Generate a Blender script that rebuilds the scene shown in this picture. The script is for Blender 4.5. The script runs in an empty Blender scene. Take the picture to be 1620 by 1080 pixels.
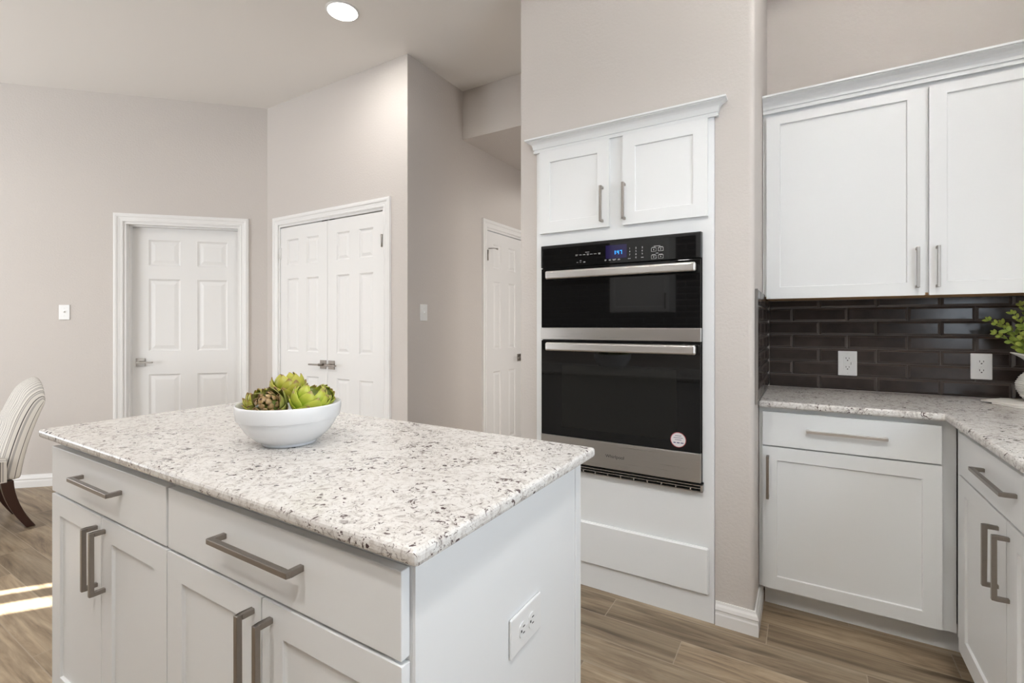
import bpy, bmesh, math, random
from mathutils import Matrix, Vector
random.seed(7)
S = bpy.context.scene
COL = S.collection
PI = math.pi

# ------------------------------------------------------------------ camera, world, light, exposure
cam_d = bpy.data.cameras.new('camera')
cam = bpy.data.objects.new('camera', cam_d); COL.objects.link(cam)
cam.location = (0, 0, 1.237)
cam.rotation_euler = (PI/2, 0, math.radians(31.24))
cam_d.sensor_width = 36.0
cam_d.lens = 761.8/1620*36
cam_d.shift_y = -25.8/1620
cam_d.clip_start = 0.02
S.camera = cam

S.view_settings.view_transform = 'Standard'
S.view_settings.look = 'None'
S.view_settings.gamma = 1.0
S.view_settings.use_curve_mapping = False
S.view_settings.exposure = 0.0

world = bpy.data.worlds.new('world'); S.world = world
world.use_nodes = True
bg = world.node_tree.nodes['Background']
bg.inputs[0].default_value = (0.80, 0.90, 1.0, 1)
bg.inputs[1].default_value = 1.2

def lamp(name, kind, loc, energy, color=(1,1,1), rot=(0,0,0), **kw):
    d = bpy.data.lights.new(name, kind); d.energy = energy; d.color = color
    for k, v in kw.items(): setattr(d, k, v)
    o = bpy.data.objects.new(name, d); COL.objects.link(o)
    o.location = loc; o.rotation_euler = rot
    return o
WARM = (1.0, 0.97, 0.935)
DAY = (0.90, 0.95, 1.0)
# daylight entering through the window openings (each lamp is the size of its opening)
lamp('daylight_rear', 'AREA', (-4.65, -4.44, 1.3), 160, DAY, (PI/2+0.50, 0, 0), shape='RECTANGLE', size=2.5, size_y=2.3)
lamp('daylight_sink', 'AREA', (1.10, 0.70, 1.6), 19, (0.76, 0.88, 1.0), (0, PI/2+0.15, 0), shape='RECTANGLE', size=1.0, size_y=1.0)
lamp('daylight_dining', 'AREA', (-6.10, -1.2, 1.45), 42, DAY, (0, -PI/2-0.5, 0), shape='RECTANGLE', size=1.7, size_y=1.7)
# sun through the two gaps shaped for it in the dining room wall
SUN_EL = 0.35
sun_dir = Vector((0.59*math.cos(SUN_EL), 0.81*math.cos(SUN_EL), -math.sin(SUN_EL)))
sun = lamp('sun', 'SUN', (-9, -8, 5), 65.0, (1.0, 0.97, 0.90), angle=0.006)
sun.rotation_euler = sun_dir.to_track_quat('-Z', 'Y').to_euler()
# recessed ceiling lamps
CANS = [(-2.305, 1.892, 3.063), (0.45, 1.68, 3.062), (-0.80, 0.90, 3.062), (0.3, -0.3, 3.062), (-0.9, -0.75, 3.062), (-2.3, -0.3, 3.062), (-4.2, 0.0, 3.062), (-4.2, -2.0, 3.062)]
CANW = [8.5, 54, 16, 140, 118, 46, 18, 18]
CANA = [0, 176, 172, 160, 160, 152, 152, 152]
for (cx_, cy_, cz_), w_, a_ in zip(CANS, CANW, CANA):
    if a_ == 0: lamp('downlight', 'AREA', (cx_, cy_, cz_), w_, WARM, shape='DISK', size=0.15)
    else: lamp('downlight', 'SPOT', (cx_, cy_, cz_), w_, WARM, spot_size=math.radians(a_), spot_blend=0.45 if a_ < 170 else 0.08, shadow_soft_size=0.075)
lamp('downlight_hall', 'SPOT', (-1.70, 3.95, 2.685), 12, WARM, spot_size=math.radians(160), spot_blend=0.4, shadow_soft_size=0.075)
# daylight from the room that opens off the hall
lamp('daylight_hall', 'AREA', (-0.35, 3.42, 1.25), 21, (1.0, 0.97, 0.94), (0, PI/2, 0), shape='RECTANGLE', size=1.9, size_y=0.55)

# ------------------------------------------------------------------ materials
def mat(name):
    m = bpy.data.materials.new(name); m.use_nodes = True
    nt = m.node_tree
    return m, nt, nt.nodes, nt.links, nt.nodes['Principled BSDF']
def simple(name, col, rough=0.5, metal=0.0, spec=0.5, coat=0.0, emit=None, estr=0.0):
    m, nt, N, L, p = mat(name)
    p.inputs['Base Color'].default_value = (*col, 1)
    p.inputs['Roughness'].default_value = rough
    p.inputs['Metallic'].default_value = metal
    p.inputs['Specular IOR Level'].default_value = spec
    p.inputs['Coat Weight'].default_value = coat
    if emit:
        p.inputs['Emission Color'].default_value = (*emit, 1)
        p.inputs['Emission Strength'].default_value = estr
    return m
def bumped(name, col, rough, scale, strength, dist=0.002, detail=3.0, spec=0.4):
    m, nt, N, L, p = mat(name)
    p.inputs['Base Color'].default_value = (*col, 1)
    p.inputs['Roughness'].default_value = rough
    p.inputs['Specular IOR Level'].default_value = spec
    tc = N.new('ShaderNodeTexCoord'); no = N.new('ShaderNodeTexNoise'); b = N.new('ShaderNodeBump')
    no.inputs['Scale'].default_value = scale; no.inputs['Detail'].default_value = detail
    b.inputs['Strength'].default_value = strength; b.inputs['Distance'].default_value = dist
    L.new(tc.outputs['Object'], no.inputs['Vector']); L.new(no.outputs['Fac'], b.inputs['Height']); L.new(b.outputs['Normal'], p.inputs['Normal'])
    return m
def ramp(N, stops, interp='LINEAR'):
    r = N.new('ShaderNodeValToRGB'); r.color_ramp.interpolation = interp
    e = r.color_ramp.elements
    while len(e) < len(stops): e.new(0.5)
    for i, (pos, c) in enumerate(stops):
        e[i].position = pos; e[i].color = (*c, 1) if len(c) == 3 else c
    return r
def mixc(N, L, fac, a, b):
    x = N.new('ShaderNodeMix'); x.data_type = 'RGBA'
    for s, v in ((0, fac), (6, a), (7, b)):
        if hasattr(v, 'links'): L.new(v, x.inputs[s])
        else: x.inputs[s].default_value = v if s == 0 else (*v, 1)
    return x.outputs[2]
def mth(N, L, op, a, b=None, c=None):
    x = N.new('ShaderNodeMath'); x.operation = op
    for i, v in enumerate((a, b, c)):
        if v is None: continue
        if hasattr(v, 'links'): L.new(v, x.inputs[i])
        else: x.inputs[i].default_value = v
    return x.outputs[0]

M_WALL = bumped('greige_wall_paint', (0.605, 0.563, 0.528), 0.75, 80, 0.32, 0.005, 2.0, 0.25)
M_CEIL = bumped('ceiling_paint', (0.80, 0.77, 0.735), 0.85, 110, 0.12, 0.003, 2.0, 0.2)
M_CAB = simple('white_cabinet_paint', (0.815, 0.825, 0.825), 0.38, spec=0.4)
M_TRIM = simple('white_trim_paint', (0.81, 0.80, 0.785), 0.40, spec=0.4)
M_DOOR = simple('white_door_paint', (0.80, 0.79, 0.775), 0.42, spec=0.4)
M_PLATE = simple('white_plastic', (0.82, 0.82, 0.81), 0.3)
M_SLOT = simple('dark_slot', (0.02, 0.02, 0.02), 0.6)
M_GLASS = simple('black_oven_glass', (0.006, 0.006, 0.006), 0.03, spec=0.38)
M_GLASSIN = simple('oven_window_glass', (0.011, 0.011, 0.010), 0.05, spec=0.34)
M_BLACK = simple('black_enamel', (0.012, 0.012, 0.012), 0.25)
M_PRINT = simple('panel_print', (0.45, 0.45, 0.45), 0.5)
M_DISP = simple('display_tint', (0.006, 0.004, 0.03), 0.08, emit=(0.05, 0.02, 0.25), estr=0.10)
M_DIGIT = simple('display_digits', (0.0, 0.1, 0.3), 0.4, emit=(0.03, 0.35, 1.0), estr=2.2)
M_LOGO = simple('logo_print', (0.06, 0.06, 0.06), 0.4)
M_STICK = simple('sticker_paper', (0.70, 0.68, 0.68), 0.5)
M_STICKR = simple('sticker_rim', (0.40, 0.06, 0.08), 0.5)
M_STICKT = simple('sticker_ink', (0.05, 0.05, 0.14), 0.5)
M_CER = simple('white_ceramic', (0.80, 0.81, 0.82), 0.22, spec=0.5)
M_PITCH = simple('pitcher_ceramic', (0.74, 0.73, 0.69), 0.35)
M_GROUT = simple('dark_grout', (0.20, 0.18, 0.168), 0.8)
M_RAWWOOD = simple('raw_wood', (0.45, 0.27, 0.13), 0.6)
M_LEG = simple('dark_mahogany', (0.040, 0.014, 0.009), 0.35)
M_LIGHT = simple('lamp_diffuser', (1, 1, 1), 0.5, emit=(1.0, 0.97, 0.92), estr=9.0)
M_STEM = simple('stem_green', (0.20, 0.30, 0.06), 0.6)
M_EDGE = simple('metal_edge_strip', (0.5, 0.5, 0.5), 0.3, 1.0)
M_WGLASS, _nt, _N, _L, _p = mat('window_glass')
_p.inputs['Transmission Weight'].default_value = 1.0; _p.inputs['Roughness'].default_value = 0.0; _p.inputs['IOR'].default_value = 1.02

def brushed(name, col, rough, sx, sy, sz, amt=0.12):
    m, nt, N, L, p = mat(name)
    p.inputs['Metallic'].default_value = 1.0
    tc = N.new('ShaderNodeTexCoord'); mp = N.new('ShaderNodeMapping'); no = N.new('ShaderNodeTexNoise')
    mp.inputs['Scale'].default_value = (sx, sy, sz); no.inputs['Scale'].default_value = 1.0; no.inputs['Detail'].default_value = 4
    L.new(tc.outputs['Object'], mp.inputs['Vector']); L.new(mp.outputs['Vector'], no.inputs['Vector'])
    c = mixc(N, L, no.outputs['Fac'], tuple(x*(1-amt) for x in col), tuple(min(1, x*(1+amt)) for x in col))
    L.new(c, p.inputs['Base Color'])
    r = mth(N, L, 'MULTIPLY_ADD', no.outputs['Fac'], 0.15, rough-0.07); L.new(r, p.inputs['Roughness'])
    return m
M_STEEL = brushed('stainless_steel', (0.54, 0.515, 0.49), 0.30, 3, 3, 600, 0.05)
M_HSTEEL = brushed('handle_steel', (0.74, 0.72, 0.70), 0.30, 3, 3, 600, 0.04)
M_NICKEL = brushed('brushed_nickel', (0.40, 0.375, 0.345), 0.36, 120, 120, 120, 0.08)
M_PEWTER = brushed('dark_nickel', (0.32, 0.29, 0.262), 0.38, 120, 120, 120, 0.08)

def granite():
    m, nt, N, L, p = mat('granite')
    tc = N.new('ShaderNodeTexCoord')
    def noise(scale, detail=3, rough=0.55, dist=0.0):
        n = N.new('ShaderNodeTexNoise'); n.inputs['Scale'].default_value = scale; n.inputs['Detail'].default_value = detail
        n.inputs['Roughness'].default_value = rough; n.inputs['Distortion'].default_value = dist
        L.new(tc.outputs['Object'], n.inputs['Vector']); return n
    big = noise(5, 4); mid = noise(46, 5, 0.7, 1.3); fine = noise(130, 4, 0.7, 1.2); dens = noise(9, 3)
    r1 = ramp(N, [(0.34, (0.27, 0.24, 0.22)), (0.42, (0.52, 0.485, 0.45)), (0.49, (0.68, 0.655, 0.62)), (0.60, (0.75, 0.735, 0.705))]); L.new(mid.outputs['Fac'], r1.inputs[0])
    r0 = ramp(N, [(0.35, (0.68, 0.64, 0.60)), (0.65, (0.77, 0.755, 0.73))]); L.new(big.outputs['Fac'], r0.inputs[0])
    base = mixc(N, L, 0.25, r1.outputs[0], r0.outputs[0])
    # grey flecks
    rf = ramp(N, [(0.57, (0, 0, 0)), (0.66, (1, 1, 1))]); L.new(fine.outputs['Fac'], rf.inputs[0])
    fl = mth(N, L, 'MULTIPLY', rf.outputs[0], 0.45)
    base = mixc(N, L, fl, base, (0.33, 0.295, 0.27))
    # dark burgundy / black crystals
    def specks(scale, thr, size, col, base, warp):
        wv = N.new('ShaderNodeVectorMath'); wv.operation = 'MULTIPLY_ADD'
        wn = noise(scale*1.6, 3)
        L.new(wn.outputs['Color'], wv.inputs[0]); wv.inputs[1].default_value = (warp,)*3; L.new(tc.outputs['Object'], wv.inputs[2])
        v = N.new('ShaderNodeTexVoronoi'); v.inputs['Scale'].default_value = scale; L.new(wv.outputs[0], v.inputs['Vector'])
        sp = N.new('ShaderNodeSeparateColor'); L.new(v.outputs['Color'], sp.inputs[0])
        t = mth(N, L, 'MULTIPLY_ADD', dens.outputs['Fac'], -0.30, thr+0.15)
        a = mth(N, L, 'GREATER_THAN', sp.outputs[0], t)
        sz = mth(N, L, 'MULTIPLY_ADD', sp.outputs[1], size*0.7, size*0.45)
        b = mth(N, L, 'LESS_THAN', v.outputs['Distance'], sz)
        k = mth(N, L, 'MULTIPLY', mth(N, L, 'MULTIPLY', a, b), 0.92)
        return mixc(N, L, k, base, col)
    def blots(scale, thr, col, base, k=0.9, dk=0.22, wid=0.02):
        n = noise(scale, 3, 0.6, 1.2)
        t = mth(N, L, 'ADD', n.outputs['Fac'], mth(N, L, 'MULTIPLY_ADD', dens.outputs['Fac'], dk, -dk/2))
        mr = N.new('ShaderNodeMapRange'); mr.inputs[1].default_value = thr; mr.inputs[2].default_value = thr+wid; L.new(t, mr.inputs[0])
        return mixc(N, L, mth(N, L, 'MULTIPLY', mr.outputs[0], k), base, col)
    base = blots(95, 0.622, (0.17, 0.145, 0.135), base, 0.75, 0.25, 0.03)
    base = blots(50, 0.632, (0.075, 0.045, 0.043), base, 0.9, 0.25)
    base = specks(75, 0.955, 0.38, (0.050, 0.022, 0.026), base, 0.012)
    L.new(base, p.inputs['Base Color'])
    p.inputs['Roughness'].default_value = 0.24
    p.inputs['Specular IOR Level'].default_value = 0.45
    return m
M_GRAN = granite()

def floor_mat():
    m, nt, N, L, p = mat('wood_look_tile')
    tc = N.new('ShaderNodeTexCoord'); sep = N.new('ShaderNodeSeparateXYZ'); L.new(tc.outputs['Object'], sep.inputs[0])
    W, LEN = 0.15, 0.915
    y = mth(N, L, 'DIVIDE', mth(N, L, 'ADD', sep.outputs[1], 9*W-2.107+15*W), W)
    row = mth(N, L, 'FLOOR', y); fy = mth(N, L, 'FRACT', y)
    wn = N.new('ShaderNodeTexWhiteNoise'); wn.noise_dimensions = '1D'; L.new(row, wn.inputs['W'])
    x = mth(N, L, 'ADD', mth(N, L, 'DIVIDE', mth(N, L, 'ADD', sep.outputs[0], 20), LEN), mth(N, L, 'MULTIPLY', row, 0.345))
    col = mth(N, L, 'FLOOR', x); fx = mth(N, L, 'FRACT', x)
    cv = N.new('ShaderNodeCombineXYZ'); L.new(row, cv.inputs[0]); L.new(col, cv.inputs[1])
    w2 = N.new('ShaderNodeTexWhiteNoise'); w2.noise_dimensions = '2D'; L.new(cv.outputs[0], w2.inputs['Vector'])
    # grain: stretched noise, a different slice on every plank
    gv = N.new('ShaderNodeCombineXYZ')
    L.new(mth(N, L, 'MULTIPLY', sep.outputs[0], 1.7), gv.inputs[0]); L.new(mth(N, L, 'MULTIPLY', sep.outputs[1], 15), gv.inputs[1])
    L.new(mth(N, L, 'MULTIPLY', w2.outputs['Value'], 40), gv.inputs[2])
    n1 = N.new('ShaderNodeTexNoise'); n1.inputs['Scale'].default_value = 1.0; n1.inputs['Detail'].default_value = 6; n1.inputs['Roughness'].default_value = 0.62; n1.inputs['Distortion'].default_value = 0.9
    L.new(gv.outputs[0], n1.inputs['Vector'])
    gw = N.new('ShaderNodeCombineXYZ')
    L.new(mth(N, L, 'MULTIPLY', sep.outputs[0], 3.5), gw.inputs[0]); L.new(mth(N, L, 'MULTIPLY', sep.outputs[1], 90), gw.inputs[1]); L.new(mth(N, L, 'MULTIPLY', w2.outputs['Value'], 17), gw.inputs[2])
    n2 = N.new('ShaderNodeTexNoise'); n2.inputs['Scale'].default_value = 1.0; n2.inputs['Detail'].default_value = 4; n2.inputs['Distortion'].default_value = 0.4
    L.new(gw.outputs[0], n2.inputs['Vector'])
    r = ramp(N, [(0.30, (0.130, 0.092, 0.060)), (0.45, (0.275, 0.205, 0.133)), (0.58, (0.370, 0.287, 0.192)), (0.75, (0.450, 0.362, 0.255))])
    L.new(n1.outputs['Fac'], r.inputs[0])
    r2 = ramp(N, [(0.35, (0.62, 0.62, 0.62)), (0.62, (1.08, 1.08, 1.08))]); L.new(n2.outputs['Fac'], r2.inputs[0])
    mx = N.new('ShaderNodeMix'); mx.data_type = 'RGBA'; mx.blend_type = 'MULTIPLY'; mx.inputs[0].default_value = 0.50
    L.new(r.outputs[0], mx.inputs[6]); L.new(r2.outputs[0], mx.inputs[7])
    tone = mth(N, L, 'MULTIPLY_ADD', w2.outputs['Value'], 0.5, 0.78)
    hs = N.new('ShaderNodeHueSaturation'); L.new(mx.outputs[2], hs.inputs['Color']); L.new(tone, hs.inputs['Value']); hs.inputs['Saturation'].default_value = 0.98
    g = 0.0018
    ey = mth(N, L, 'MINIMUM', fy, mth(N, L, 'SUBTRACT', 1.0, fy)); ex = mth(N, L, 'MINIMUM', fx, mth(N, L, 'SUBTRACT', 1.0, fx))
    gm = mth(N, L, 'MAXIMUM', mth(N, L, 'LESS_THAN', ey, g/W), mth(N, L, 'LESS_THAN', ex, g/LEN))
    c = mixc(N, L, mth(N, L, 'MULTIPLY', gm, 0.75), hs.outputs[0], (0.40, 0.33, 0.25))
    L.new(c, p.inputs['Base Color'])
    p.inputs['Roughness'].default_value = 0.42; p.inputs['Specular IOR Level'].default_value = 0.4
    b = N.new('ShaderNodeBump'); b.inputs['Strength'].default_value = 0.25; b.inputs['Distance'].default_value = 0.002
    L.new(mth(N, L, 'SUBTRACT', n2.outputs['Fac'], mth(N, L, 'MULTIPLY', gm, 1.5)), b.inputs['Height']); L.new(b.outputs[0], p.inputs['Normal'])
    return m
M_FLOOR = floor_mat()

def tile_mat():
    m, nt, N, L, p = mat('espresso_glazed_tile')
    tc = N.new('ShaderNodeTexCoord'); no = N.new('ShaderNodeTexNoise'); no.inputs['Scale'].default_value = 14; no.inputs['Detail'].default_value = 3
    L.new(tc.outputs['Object'], no.inputs['Vector'])
    r = ramp(N, [(0.3, (0.028, 0.020, 0.0175)), (0.7, (0.044, 0.033, 0.029))]); L.new(no.outputs['Fac'], r.inputs[0]); L.new(r.outputs[0], p.inputs['Base Color'])
    p.inputs['Roughness'].default_value = 0.19; p.inputs['Specular IOR Level'].default_value = 0.5
    b = N.new('ShaderNodeBump'); b.inputs['Strength'].default_value = 0.08; b.inputs['Distance'].default_value = 0.003
    n2 = N.new('ShaderNodeTexNoise'); n2.inputs['Scale'].default_value = 30; L.new(tc.outputs['Object'], n2.inputs['Vector'])
    L.new(n2.outputs['Fac'], b.inputs['Height']); L.new(b.outputs[0], p.inputs['Normal'])
    return m
M_TILE = tile_mat()
M_TEDGE_LIT = simple('tile_bevel_highlight', (0.085, 0.070, 0.064), 0.22, spec=0.7)  # lighter colour on the bevel faces paints in the highlights along tile edges

def stripe_fabric():
    m, nt, N, L, p = mat('striped_ticking_fabric')
    tc = N.new('ShaderNodeTexCoord'); sep = N.new('ShaderNodeSeparateXYZ'); L.new(tc.outputs['UV'], sep.inputs[0])
    f = mth(N, L, 'FRACT', mth(N, L, 'MULTIPLY', sep.outputs[0], 1.0))
    r = ramp(N, [(0.0, (0.70, 0.67, 0.62)), (0.36, (0.70, 0.67, 0.62)), (0.38, (0.075, 0.07, 0.07)), (0.47, (0.075, 0.07, 0.07)), (0.49, (0.70, 0.67, 0.62)), (0.62, (0.70, 0.67, 0.62)), (0.64, (0.42, 0.40, 0.38)), (0.86, (0.42, 0.40, 0.38)), (0.88, (0.70, 0.67, 0.62))])
    L.new(f, r.inputs[0]); L.new(r.outputs[0], p.inputs['Base Color']); p.inputs['Roughness'].default_value = 0.85; p.inputs['Specular IOR Level'].default_value = 0.2
    no = N.new('ShaderNodeTexNoise'); no.inputs['Scale'].default_value = 400; b = N.new('ShaderNodeBump'); b.inputs['Strength'].default_value = 0.15; b.inputs['Distance'].default_value = 0.001
    L.new(tc.outputs['Object'], no.inputs['Vector']); L.new(no.outputs['Fac'], b.inputs['Height']); L.new(b.outputs[0], p.inputs['Normal'])
    return m
M_STRIPE = stripe_fabric()

def bract_mat(name, base, tip, edge):
    # UV v runs from the root of a bract to its tip
    m, nt, N, L, p = mat(name)
    tc = N.new('ShaderNodeTexCoord'); sep = N.new('ShaderNodeSeparateXYZ'); L.new(tc.outputs['UV'], sep.inputs[0])
    no = N.new('ShaderNodeTexNoise'); no.inputs['Scale'].default_value = 45; no.inputs['Detail'].default_value = 4; L.new(tc.outputs['Object'], no.inputs['Vector'])
    st = N.new('ShaderNodeTexNoise'); st.inputs['Scale'].default_value = 1.0; st.inputs['Detail'].default_value = 2
    mp = N.new('ShaderNodeMapping'); mp.inputs['Scale'].default_value = (16, 1.2, 1); L.new(tc.outputs['UV'], mp.inputs[0]); L.new(mp.outputs[0], st.inputs['Vector'])
    v = mth(N, L, 'ADD', sep.outputs[1], mth(N, L, 'MULTIPLY_ADD', no.outputs['Fac'], 0.36, -0.18))
    r = ramp(N, [(0.0, tuple(b*0.55 for b in base)), (0.30, base), (0.68, tip), (0.84, tip), (0.93, edge)]); L.new(v, r.inputs[0])
    c = mixc(N, L, mth(N, L, 'MULTIPLY', st.outputs['Fac'], 0.35), r.outputs[0], tuple(b*0.8 for b in base))
    L.new(c, p.inputs['Base Color']); p.inputs['Roughness'].default_value = 0.33; p.inputs['Specular IOR Level'].default_value = 0.45
    return m
M_BR_G = bract_mat('artichoke_green', (0.25, 0.29, 0.018), (0.50, 0.47, 0.075), (0.32, 0.17, 0.07))
M_BR_B = bract_mat('artichoke_bright', (0.23, 0.36, 0.010), (0.52, 0.55, 0.075), (0.40, 0.26, 0.12))
M_BR_O = bract_mat('artichoke_olive', (0.17, 0.22, 0.028), (0.36, 0.36, 0.10), (0.20, 0.10, 0.055))
M_HEART = bract_mat('artichoke_heart', (0.25, 0.165, 0.06), (0.40, 0.27, 0.12), (0.13, 0.055, 0.035))

def leaf_mat():
    m, nt, N, L, p = mat('eucalyptus_leaf')
    oi = N.new('ShaderNodeTexCoord'); no = N.new('ShaderNodeTexNoise'); no.inputs['Scale'].default_value = 25; L.new(oi.outputs['Object'], no.inputs['Vector'])
    r = ramp(N, [(0.3, (0.16, 0.25, 0.025)), (0.7, (0.44, 0.50, 0.10))]); L.new(no.outputs['Fac'], r.inputs[0]); L.new(r.outputs[0], p.inputs['Base Color'])
    p.inputs['Roughness'].default_value = 0.5
    return m
M_LEAF = leaf_mat()
M_NAPKIN = bumped('napkin_linen', (0.78, 0.76, 0.71), 0.9, 300, 0.2, 0.001)

# ------------------------------------------------------------------ mesh helpers
class MB:
    def __init__(self, frame=None):
        self.v = []; self.f = []; self.mi = []; self.sm = []; self.uv = {}
        self.frame = frame
    def add(self, vs, fs, mi=0, smooth=False, uvs=None):
        o = len(self.v)
        for q in vs:
            q = Vector(q)
            self.v.append(self.frame @ q if self.frame else q)
        for k, f in enumerate(fs):
            if uvs: self.uv[len(self.f)] = [uvs[i] for i in f]
            self.f.append([i+o for i in f]); self.mi.append(mi); self.sm.append(smooth)
        return self
    def box(self, x0, x1, y0, y1, z0, z1, mi=0):
        vs = [(x0,y0,z0),(x1,y0,z0),(x1,y1,z0),(x0,y1,z0),(x0,y0,z1),(x1,y0,z1),(x1,y1,z1),(x0,y1,z1)]
        return self.add(vs, [(3,2,1,0),(4,5,6,7),(0,1,5,4),(1,2,6,5),(2,3,7,6),(3,0,4,7)], mi)
    def prism(self, poly, z0, z1, mi=0, smooth=False):
        n = len(poly)
        vs = [(x,y,z0) for x,y in poly] + [(x,y,z1) for x,y in poly]
        self.add(vs, [tuple(range(n))[::-1], tuple(range(n, 2*n))], mi)
        return self.add(vs, [(i, (i+1)%n, n+(i+1)%n, n+i) for i in range(n)], mi, smooth)
    def prism_y(self, poly, y0, y1, mi=0, smooth=False):   # polygon in XZ, extruded along Y
        n = len(poly)
        vs = [(x,y0,z) for x,z in poly] + [(x,y1,z) for x,z in poly]
        self.add(vs, [tuple(range(n)), tuple(range(n, 2*n))[::-1]], mi)
        return self.add(vs, [(i, n+i, n+(i+1)%n, (i+1)%n) for i in range(n)], mi, smooth)
    def lathe(self, prof, c=(0,0,0), seg=48, mi=0, smooth=True, axis='z'):
        vs = []; fs = []
        n = len(prof)
        for k in range(seg):
            a = 2*PI*k/seg
            for r, z in prof:
                p = (r*math.cos(a), r*math.sin(a), z)
                if axis == 'y': p = (p[0], -p[2], p[1])
                vs.append((c[0]+p[0], c[1]+p[1], c[2]+p[2]))
        for k in range(seg):
            k2 = (k+1) % seg
            for i in range(n-1):
                fs.append((k*n+i, k2*n+i, k2*n+i+1, k*n+i+1))
        return self.add(vs, fs, mi, smooth)
    def tube(self, pts, rad, seg=10, mi=0, cap=True):
        pts = [Vector(p) for p in pts]
        rads = rad if isinstance(rad, (list, tuple)) else [rad]*len(pts)
        vs = []; fs = []; up = None
        for i, p in enumerate(pts):
            d = (pts[min(i+1, len(pts)-1)] - pts[max(i-1, 0)]).normalized()
            if up is None: up = d.orthogonal().normalized()
            up = (up - d*up.dot(d)).normalized(); w = d.cross(up)
            for k in range(seg):
                a = 2*PI*k/seg
                vs.append(p + (up*math.cos(a) + w*math.sin(a))*rads[i])
        for i in range(len(pts)-1):
            for k in range(seg):
                fs.append((i*seg+k, i*seg+(k+1)%seg, (i+1)*seg+(k+1)%seg, (i+1)*seg+k))
        if cap:
            fs.append(tuple(range(seg))[::-1]); fs.append(tuple(range((len(pts)-1)*seg, len(pts)*seg)))
        return self.add(vs, fs, mi, True)
    def sweep(self, path, prof, mi=0, closed=False):
        # plan sweep with mitres: path of (x,y), outward = right of travel; prof of (offset, z), capped
        P = [Vector((x, y)) for x, y in path]; n = len(P); rings = []
        for i in range(n):
            ds = []
            if i > 0: ds.append((P[i]-P[i-1]).normalized())
            if i < n-1: ds.append((P[i+1]-P[i]).normalized())
            ns = [Vector((d.y, -d.x)) for d in ds]
            nn = sum(ns, Vector((0, 0)))
            nn = nn / (nn.dot(ns[0])) if len(ns) > 1 else ns[0]
            rings.append([(P[i].x+nn.x*a, P[i].y+nn.y*a, z) for a, z in prof])
        m = len(prof); vs = [q for r in rings for q in r]; fs = []
        for i in range(n-1):
            for k in range(m):
                k2 = (k+1) % m
                fs.append((i*m+k, i*m+k2, (i+1)*m+k2, (i+1)*m+k))
        fs.append(tuple(range(m))); fs.append(tuple(range((n-1)*m, n*m))[::-1])
        return self.add(vs, fs, mi)
    def panel(self, x0, x1, z0, z1, yf, yb, panels=(), prof=((0,0),(0.0015,0.007)), mi=0):
        # a slab whose front (at yf, facing -y) carries stepped panels
        xs = sorted({x0, x1, *[p[0] for p in panels], *[p[1] for p in panels]})
        zs = sorted({z0, z1, *[p[2] for p in panels], *[p[3] for p in panels]})
        for i in range(len(xs)-1):
            for j in range(len(zs)-1):
                a, b, c, d = xs[i], xs[i+1], zs[j], zs[j+1]
                mx, mz = (a+b)/2, (c+d)/2
                if any(p[0] < mx < p[1] and p[2] < mz < p[3] for p in panels): continue
                self.add([(a,yf,c),(b,yf,c),(b,yf,d),(a,yf,d)], [(0,1,2,3)], mi)
        for (a, b, c, d) in panels:
            prev = None
            for ins, dep in prof:
                ring = [(a+ins,yf+dep,c+ins),(b-ins,yf+dep,c+ins),(b-ins,yf+dep,d-ins),(a+ins,yf+dep,d-ins)]
                if prev: self.add(prev+ring, [(k,(k+1)%4,4+(k+1)%4,4+k) for k in range(4)], mi)
                prev = ring
            self.add(prev, [(0,1,2,3)], mi)
        vs = [(x0,yf,z0),(x1,yf,z0),(x1,yf,z1),(x0,yf,z1),(x0,yb,z0),(x1,yb,z0),(x1,yb,z1),(x0,yb,z1)]
        return self.add(vs, [(0,4,5,1),(1,5,6,2),(2,6,7,3),(3,7,4,0),(4,7,6,5)], mi)
    def build(self, name, mats, parent=None, bevel=None, seg=2, merge=True, sub=0, solid=None, recalc=False):
        me = bpy.data.meshes.new(name)
        inv = None
        r = parent
        while r is not None and r.parent is not None: r = r.parent
        if r is not None:
            inv = (Matrix.Translation(r.location) @ r.rotation_euler.to_matrix().to_4x4()).inverted()
        me.from_pydata([tuple(inv @ q if inv else q) for q in self.v], [], self.f)
        if not isinstance(mats, (list, tuple)): mats = [mats]
        for m in mats: me.materials.append(m)
        for k, p in enumerate(me.polygons): p.material_index = self.mi[k]; p.use_smooth = self.sm[k]
        if self.uv:
            ul = me.uv_layers.new(name='UVMap')
            for k, p in enumerate(me.polygons):
                if k in self.uv:
                    for li, uv in zip(p.loop_indices, self.uv[k]): ul.data[li].uv = uv
        if merge:
            bm = bmesh.new(); bm.from_mesh(me); bmesh.ops.remove_doubles(bm, verts=bm.verts, dist=1e-5)
            if recalc: bmesh.ops.recalc_face_normals(bm, faces=bm.faces)
            bm.to_mesh(me); bm.free()
        o = bpy.data.objects.new(name, me); COL.objects.link(o)
        if parent is not None: o.parent = parent
        if solid:
            q = o.modifiers.new('thick', 'SOLIDIFY'); q.thickness = solid; q.offset = 0
        if bevel:
            b = o.modifiers.new('bevel', 'BEVEL'); b.width = bevel; b.segments = seg; b.limit_method = 'ANGLE'; b.angle_limit = math.radians(35)
            b.harden_normals = False
        if sub:
            s = o.modifiers.new('sub', 'SUBSURF'); s.levels = sub; s.render_levels = sub
        return o

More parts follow.
